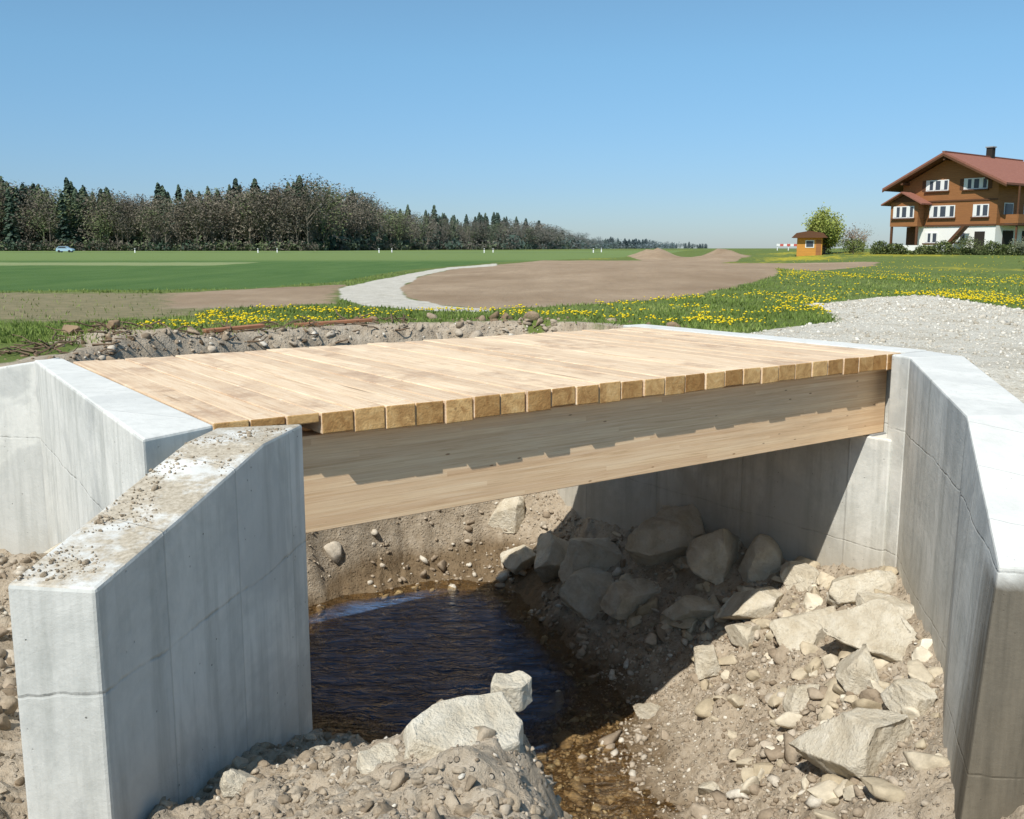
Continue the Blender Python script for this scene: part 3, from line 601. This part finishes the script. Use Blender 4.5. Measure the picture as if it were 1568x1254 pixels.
def tree(name,loc,h,spread,n,stops,leaf,bark=(.12,.09,.06),base=.2):
    r=np.random.default_rng(int(abs(loc[0])*13+loc[1]*7)%9999)
    e=empty(name,loc); T=[trunk(h*.7,h*.028,r)]; cent=[]
    for k_ in range(22):
        a_=r.uniform(0,6.28); zz=r.uniform(base,.6)*h; rr=r.uniform(.25,1)*spread; q=(rr*math.cos(a_),rr*math.sin(a_),min(zz+r.uniform(.1,.4)*h,h*(.95-.35*(rr/spread)**2))); T.append(limb((0,0,zz),q,h*.01)); cent.append(q)
    T=np.concatenate(T).reshape(-1,3); mk('trunk_and_limbs',T,np.arange(len(T)).reshape(-1,3),simple('bark_'+name,bark,.3),parent=e)
    cent=np.array(cent); ci=r.integers(0,len(cent),n); c=cent[ci]+r.normal(0,1,(n,3))*np.array([spread*.22,spread*.22,h*.1]); c[:,2]=np.maximum(c[:,2],.15)
    V=tris(c,np.full(n,leaf),r).reshape(-1,3); tone=np.clip(.5*r.random(len(cent))[ci]+.5*r.random(n),0,1)
    mk('crown',V,np.arange(len(V)).reshape(-1,3),leafmat('leaves_'+name,stops),dict(rnd=np.repeat(tone,3)),parent=e); return e
def gz(a,b): return float(zout(np.array([a]),np.array([b]))[0])
tree('willow_tree',(30.2,96,gz(30.3,96)),4.1,1.5,9000,[(0,(.15,.19,.04)),(.5,(.28,.32,.065)),(1,(.42,.44,.14))],.13,base=.02)
tree('bare_shrub',(33.2,97,gz(33.2,97)),2.4,1.2,1500,[(0,(.16,.10,.06)),(1,(.32,.22,.14))],.08,base=.05)
tree('bare_shrub',(35.4,100,gz(35.2,100)),2.6,1.0,420,[(0,(.14,.12,.07)),(1,(.26,.22,.13))],.06,base=.05)
tree('bush',(32.0,93,gz(32,93)),1.5,1.2,1500,[(0,(.08,.11,.03)),(1,(.2,.23,.07))],.09,base=.02)
tree('bush',(45.2,88,gz(45.2,88)),1.5,1.0,1500,[(0,(.10,.11,.07)),(1,(.36,.38,.25))],.07,base=.02)
tree('bush',(47.6,90,gz(47.6,90)),2.8,1.3,1500,[(0,(.08,.07,.045)),(1,(.2,.17,.1))],.08,base=.05)
tree('bush',(41.0,89,gz(41,89)),1.6,1.3,1500,[(0,(.05,.07,.025)),(1,(.14,.16,.06))],.08,base=.02)
tree('young_tree',(13.7,25.6,gz(13.7,25.6)),1.3,.4,900,[(0,(.07,.09,.03)),(1,(.18,.2,.07))],.035,base=.05)
r=np.random.default_rng(5); N=12000; t_=r.random(N); c=np.stack([33+14*t_,91-3*t_+r.normal(0,.35,N),.5+r.random(N)*(.75+.35*np.sin(t_*19)+.2*np.sin(t_*47))],1); c[:,2]+=zout(c[:,0],c[:,1])-.5
V=tris(c,np.full(N,.11),r).reshape(-1,3); mk('garden_hedge',V,np.arange(len(V)).reshape(-1,3),leafmat('hedge_leaves',[(0,(.04,.055,.02)),(.7,(.10,.13,.04)),(1,(.2,.22,.08))]),dict(rnd=np.repeat(r.random(N),3)))
# ------------------------------------------------------------------ house
def woodwall(name,c):
    t=NT(name); v=t.coord(); s=t.n('ShaderNodeSeparateXYZ'); t.l(v,s.inputs[0])
    f=t.math('FRACT',t.math('MULTIPLY',s.outputs[2],5.)); n=t.noise(t.coord((.4,.4,5)),2,5)
    cc=t.mix(n,tuple(q*.65 for q in c),tuple(q*1.3 for q in c)); cc=t.mix(t.mr(f,0,.12,.6,0),cc,tuple(q*.35 for q in c))
    return t.fin(cc,t.bump(f,.4,.03),.7)
M_HW=woodwall('larch_cladding',(.31,.135,.052)); M_HD=woodwall('dark_timber',(.12,.055,.028)); M_WH=simple('white_render',(.78,.77,.73),.05,1)
M_GLS=simple('window_glass',(.06,.07,.09),.3,1,.15); M_FR=simple('white_frame',(.74,.74,.72),.03); M_DK=simple('dark_opening',(.03,.025,.02),.2)
def rooft():
    t=NT('clay_tiles'); v=t.coord(); s=t.n('ShaderNodeSeparateXYZ'); t.l(v,s.inputs[0])
    f=t.math('FRACT',t.math('MULTIPLY',s.outputs[2],5.)); c=t.mix(t.noise(v,3,6,.7),(.22,.085,.06),(.38,.17,.12)); c=t.mix(t.mr(f,0,.2,.5,0),c,(.12,.05,.04)); return t.fin(c,t.bump(f,.5,.05),.8)
M_RT=rooft()
hs=empty('chalet_house',(45.8,105,.85),math.atan2(-.79,.62)); hs.scale=(.96,.96,.93)
D=15.; HW=5.4
def prism(name,pts,y0,y1,mat,par):
    m=len(pts); V=[(a,y0,b) for a,b in pts]+[(a,y1,b) for a,b in pts]
    Fc=[tuple(range(m)),tuple(range(2*m-1,m-1,-1))]+[(i,(i+1)%m,m+(i+1)%m,m+i) for i in range(m)]
    return pymesh(name,V,Fc,mat,par)
box('ground_floor_walls',-3.4,HW,.0,D,-1,2.75,M_WH,hs)
prism('timber_walls',[(-HW,2.75),(HW+.02,2.75),(HW+.02,7.55),(0,10.35),(-HW,7.55)],-.02,D+.02,M_HW,hs)
box('undercroft_back',-HW,-3.42,1.2,D,-1,2.73,M_HD,hs)
def slab(name,x0,z0,x1,z1,y0,y1,th,mat): 
    return prism(name,[(x0,z0),(x1,z1),(x1,z1+th),(x0,z0+th)],y0,y1,mat,hs)
slab('roof_left',-7.0,6.95,0,10.62,-1.7,D+1.2,.22,M_RT); slab('roof_right',0.0,10.62,7.0,6.95,-1.7,D+1.2,.22,M_RT)
slab('rake_board_left',-7.0,6.72,-.002,10.37,-1.72,-1.6,.235,M_HD); slab('rake_board_right',.002,10.37,7.0,6.72,-1.72,-1.6,.235,M_HD)
slab('soffit_left',-6.9,6.86,-.01,10.5,-1.58,D,.1,M_HD); slab('soffit_right',.01,10.5,6.9,6.86,-1.58,D,.1,M_HD)
box('ridge_cap',-.18,.18,-1.7,D+1.2,10.8,10.92,M_RT,hs)
for k_,xx in enumerate((-4.9,-.12,4.6)): 
    zz=10.1-abs(xx)*.52; box('purlin_%d'%k_,xx,xx+.24,-1.5,-.03,zz-.1,zz+.18,M_HD,hs)
box('bay',-5.9,-2.6,-1.5,-.025,2.75,5.5,M_HW,hs); prism('bay_gable',[(-5.9,5.5),(-2.6,5.5),(-4.25,6.4)],-1.5,-.025,M_HD,hs)
slab('bay_roof_left',-6.7,5.15,-4.25,6.5,-2.3,-.03,.16,M_RT); slab('bay_roof_right',-4.25,6.5,-1.8,5.15,-2.3,-.03,.16,M_RT)
for k_,xx in enumerate((-5.85,-2.8)): box('bay_post_%d'%k_,xx,xx+.22,-1.45,-1.23,-1,2.74,M_HD,hs)
def window(nm,x0,x1,z0,z1,y,panes,par=hs):
    box(nm+'_frame',x0-.05,x1+.05,y-.07,y-.003,z0-.05,z1+.05,M_FR,par)
    w=(x1-x0)/panes
    for q in range(panes): box(nm+'_pane_%d'%q,x0+q*w+.06,x0+(q+1)*w-.06,y-.085,y-.072,z0+.05,z1-.05,M_GLS,par); box(nm+'_curtain_%d'%q,x0+q*w+.06,x0+q*w+.06+w*(.22 if q%2 else .4),y-.095,y-.087,z0+.05,z1-.05,M_FR,par)
    box(nm+'_sill',x0-.2,x1+.2,y-.25,y-.072,z0-.2,z0-.06,M_HD,par)
window('upper_window_l',-2.6,-.1,6.75,7.85,-.02,3); window('upper_window_r',1.7,4.2,6.75,7.85,-.02,3)
window('bay_window',-5.5,-3.1,3.75,5.0,-1.5,3); window('mid_window',-2.0,.8,3.75,5.0,-.02,3); window('mid_window_r',2.9,4.5,3.75,5.0,-.02,2)
for k_,(xa,xb) in enumerate(((-3.1,-2.72),(4.32,4.7),(1.2,1.58))): box('shutter_%d'%k_,xa,xb,-.06,-.024,6.7,7.9,M_HD,hs)
window('ground_window',-2.4,-1.0,.9,2.0,0.,2); box('ground_door',3.2,4.3,-.06,-.003,-.5,2.1,M_DK,hs); window('ground_window_r',1.2,2.2,1.0,2.0,0.,1)
box('floor_band',-HW-.03,HW+.05,-.12,-.022,5.45,5.62,M_HD,hs); box('floor_band_low',-2.55,HW+.05,-.14,-.022,2.7,2.9,M_HD,hs)
pymesh('outside_stair',[(-.6,-1.6,-.9),(-.2,-1.6,-.9),(2.9,-1.6,2.7),(2.5,-1.6,2.7),(-.6,-.6,-.9),(-.2,-.6,-.9),(2.9,-.6,2.7),(2.5,-.6,2.7)],[(0,1,2,3),(4,5,6,7),(0,1,5,4),(1,2,6,5),(2,3,7,6),(3,0,4,7)],M_HD,hs)
box('balcony_floor',HW+.03,HW+1.9,.8,D-1,2.72,2.92,M_HD,hs); box('balcony_rail',HW+1.8,HW+1.9,.8,D-1,2.95,3.9,M_HW,hs); box('balcony_end',HW+.03,HW+1.78,.8,.9,2.95,3.9,M_HW,hs)
for k_,yy in enumerate((.9,5,9.5,13.5)): box('balcony_post_%d'%k_,HW+1.62,HW+1.78,yy+.05,yy+.21,-1,6.9,M_HD,hs)
for k_,yy in enumerate((1.6,6,10)): 
    box('side_opening_%d'%k_,HW+.004,HW+.03,yy,yy+2.4,-.8,2.2,M_DK,hs); box('side_door_%d'%k_,HW+.025,HW+.05,yy,yy+1.8,3.0,5.1,M_GLS,hs); box('side_frame_%d'%k_,HW+.022,HW+.04,yy-.12,yy+1.92,2.95,5.2,M_FR,hs)
box('chimney',-.35,.35,8.2,8.9,10.2,11.9,M_DK,hs); box('chimney_cap',-.45,.45,8.1,9.0,11.9,12.02,M_STL,hs)
box('garden_wall',-3.2,2.2,-4.2,-3.9,-1,.6,M_WH,hs)
sh=empty('garden_shed',(28.3,94.5,gz(28,94.5)),-.35); M_OR=woodwall('orange_cladding',(.55,.26,.055))
box('shed_walls',-1.15,1.15,0,2,-.1,1.75,M_OR,sh); prism('shed_roof',[(-1.65,1.7),(1.65,1.7),(1.2,2.15),(0,2.35),(-1.2,2.15)],-.5,2.4,M_HD,sh)
box('shed_window',-.3,.35,-.05,-.003,.85,1.4,M_GLS,sh); box('shed_window_frame',-.38,.43,-.03,-.002,.77,1.48,M_FR,sh); box('shed_door',.6,1.05,-.03,-.003,0,1.5,M_HW,sh)
M_RED=simple('red_paint',(.55,.12,.10),.1); M_WP=simple('white_paint',(.8,.8,.8),.05)
bz=gz(36,130); ba=empty('striped_barrier',(36.2,130,bz+.1)); ba.scale=(.9,.9,.6)
for k_ in range(7): box('board_%d'%k_,-1.75+k_*.5,-1.25+k_*.5,-.03,.03,.75,1.25,M_RED if k_%2 else M_WP,ba)
for xx in (-1.6,0,1.6): box('leg',xx-.05,xx+.05,.032,.1,-.3,1.3,M_WP,ba)
for (a,b) in [(-64,250),(-62,262),(-33.5,250),(-31,256),(-7,250),(-5,262),(20.5,250),(23.6,262),(-95,250)]:
    e=empty('road_marker_post',(a,b,gz(a,b))); box('post',-.13,.13,-.1,.1,0,.78,M_WP,e,.03); box('black_band',-.135,.135,-.105,.105,.781,.95,M_DK,e); box('post_top',-.13,.13,-.1,.1,.951,1.1,M_WP,e,.03)
mk('country_road',np.array([(-900,255,.03),(160,255,.03),(160,259,.03),(-900,259,.03)]),np.array([[0,1,2,3]]),simple('asphalt',(.09,.09,.09),.1))
M_CB=simple('blue_car_paint',(.35,.5,.62),.03,1,.3); M_TY=simple('tyre',(.02,.02,.02),.1)
car=empty('parked_car',(-121.5,270,gz(-121,270)))
prof=[(-2.2,.35),(2.2,.35),(2.25,.75),(1.9,1.0),(1.0,1.12),(.35,1.62),(-1.3,1.66),(-2.1,1.15),(-2.25,.8)]
prism('body',prof,-.85,.85,M_CB,car); prism('side_windows',[(-1.85,1.13),(.8,1.13),(.3,1.54),(-1.25,1.58)],-.87,.87,M_GLS,car)
for k_,xx in enumerate((-1.4,1.4)):
    for q,yy in enumerate((-.88,.68)):
        V=[(xx+.34*math.cos(a*.5236),yy,.34+.34*math.sin(a*.5236)) for a in range(12)]+[(xx+.34*math.cos(a*.5236),yy+.2,.34+.34*math.sin(a*.5236)) for a in range(12)]
        pymesh('wheel_%d%d'%(k_,q),V,[tuple(range(12)),tuple(range(23,11,-1))]+[(i,(i+1)%12,12+(i+1)%12,12+i) for i in range(12)],M_TY,car)
# ------------------------------------------------------------------ light
el=math.radians(50); sx,sy=-.485,-.875
sd=Vector((sx*math.cos(el),sy*math.cos(el),math.sin(el))).normalized()
su=bpy.data.lights.new('sun','SUN'); su.energy=5.; su.angle=math.radians(.5); su.color=(1,.955,.87)
so=bpy.data.objects.new('sun',su); so.rotation_euler=sd.to_track_quat('Z','Y').to_euler(); COL.objects.link(so)
w=bpy.data.worlds.new('World'); sc.world=w; w.use_nodes=True; nt=w.node_tree
sky=nt.nodes.new('ShaderNodeTexSky'); sky.sky_type='NISHITA'; sky.sun_disc=False; sky.sun_elevation=el; sky.sun_rotation=math.atan2(sx,sy)
sky.air_density=1.; sky.dust_density=.3; sky.ozone_density=2.; sky.altitude=400
tc=nt.nodes.new('ShaderNodeTexCoord'); sp=nt.nodes.new('ShaderNodeSeparateXYZ'); nt.links.new(tc.outputs['Generated'],sp.inputs[0])
rp=nt.nodes.new('ShaderNodeValToRGB'); nt.links.new(sp.outputs[2],rp.inputs[0]); e=rp.color_ramp.elements
e[0].position=0; e[0].color=(.41,.50,.68,1); e[1].position=.40; e[1].color=(.82,1.,.92,1)
q=e.new(.06); q.color=(.45,.58,.76,1); q=e.new(.18); q.color=(.60,.81,.88,1)
mx=nt.nodes.new('ShaderNodeMix'); mx.data_type='RGBA'; mx.blend_type='MULTIPLY'; mx.inputs[0].default_value=1
nt.links.new(sky.outputs[0],mx.inputs[6]); nt.links.new(rp.outputs[0],mx.inputs[7]); nt.links.new(mx.outputs[2],nt.nodes['Background'].inputs[0]); nt.nodes['Background'].inputs[1].default_value=.14
# ------------------------------------------------------------------ camera
cd=bpy.data.cameras.new('camera'); cd.sensor_width=36; cd.lens=36*1500/1568; cd.clip_end=20000; cd.clip_start=.05
cam=bpy.data.objects.new('camera',cd); cam.location=(0,0,1.1); cam.rotation_euler=(math.radians(90-9.35),0,0); COL.objects.link(cam); sc.camera=cam
print('ground verts',nx*ny)
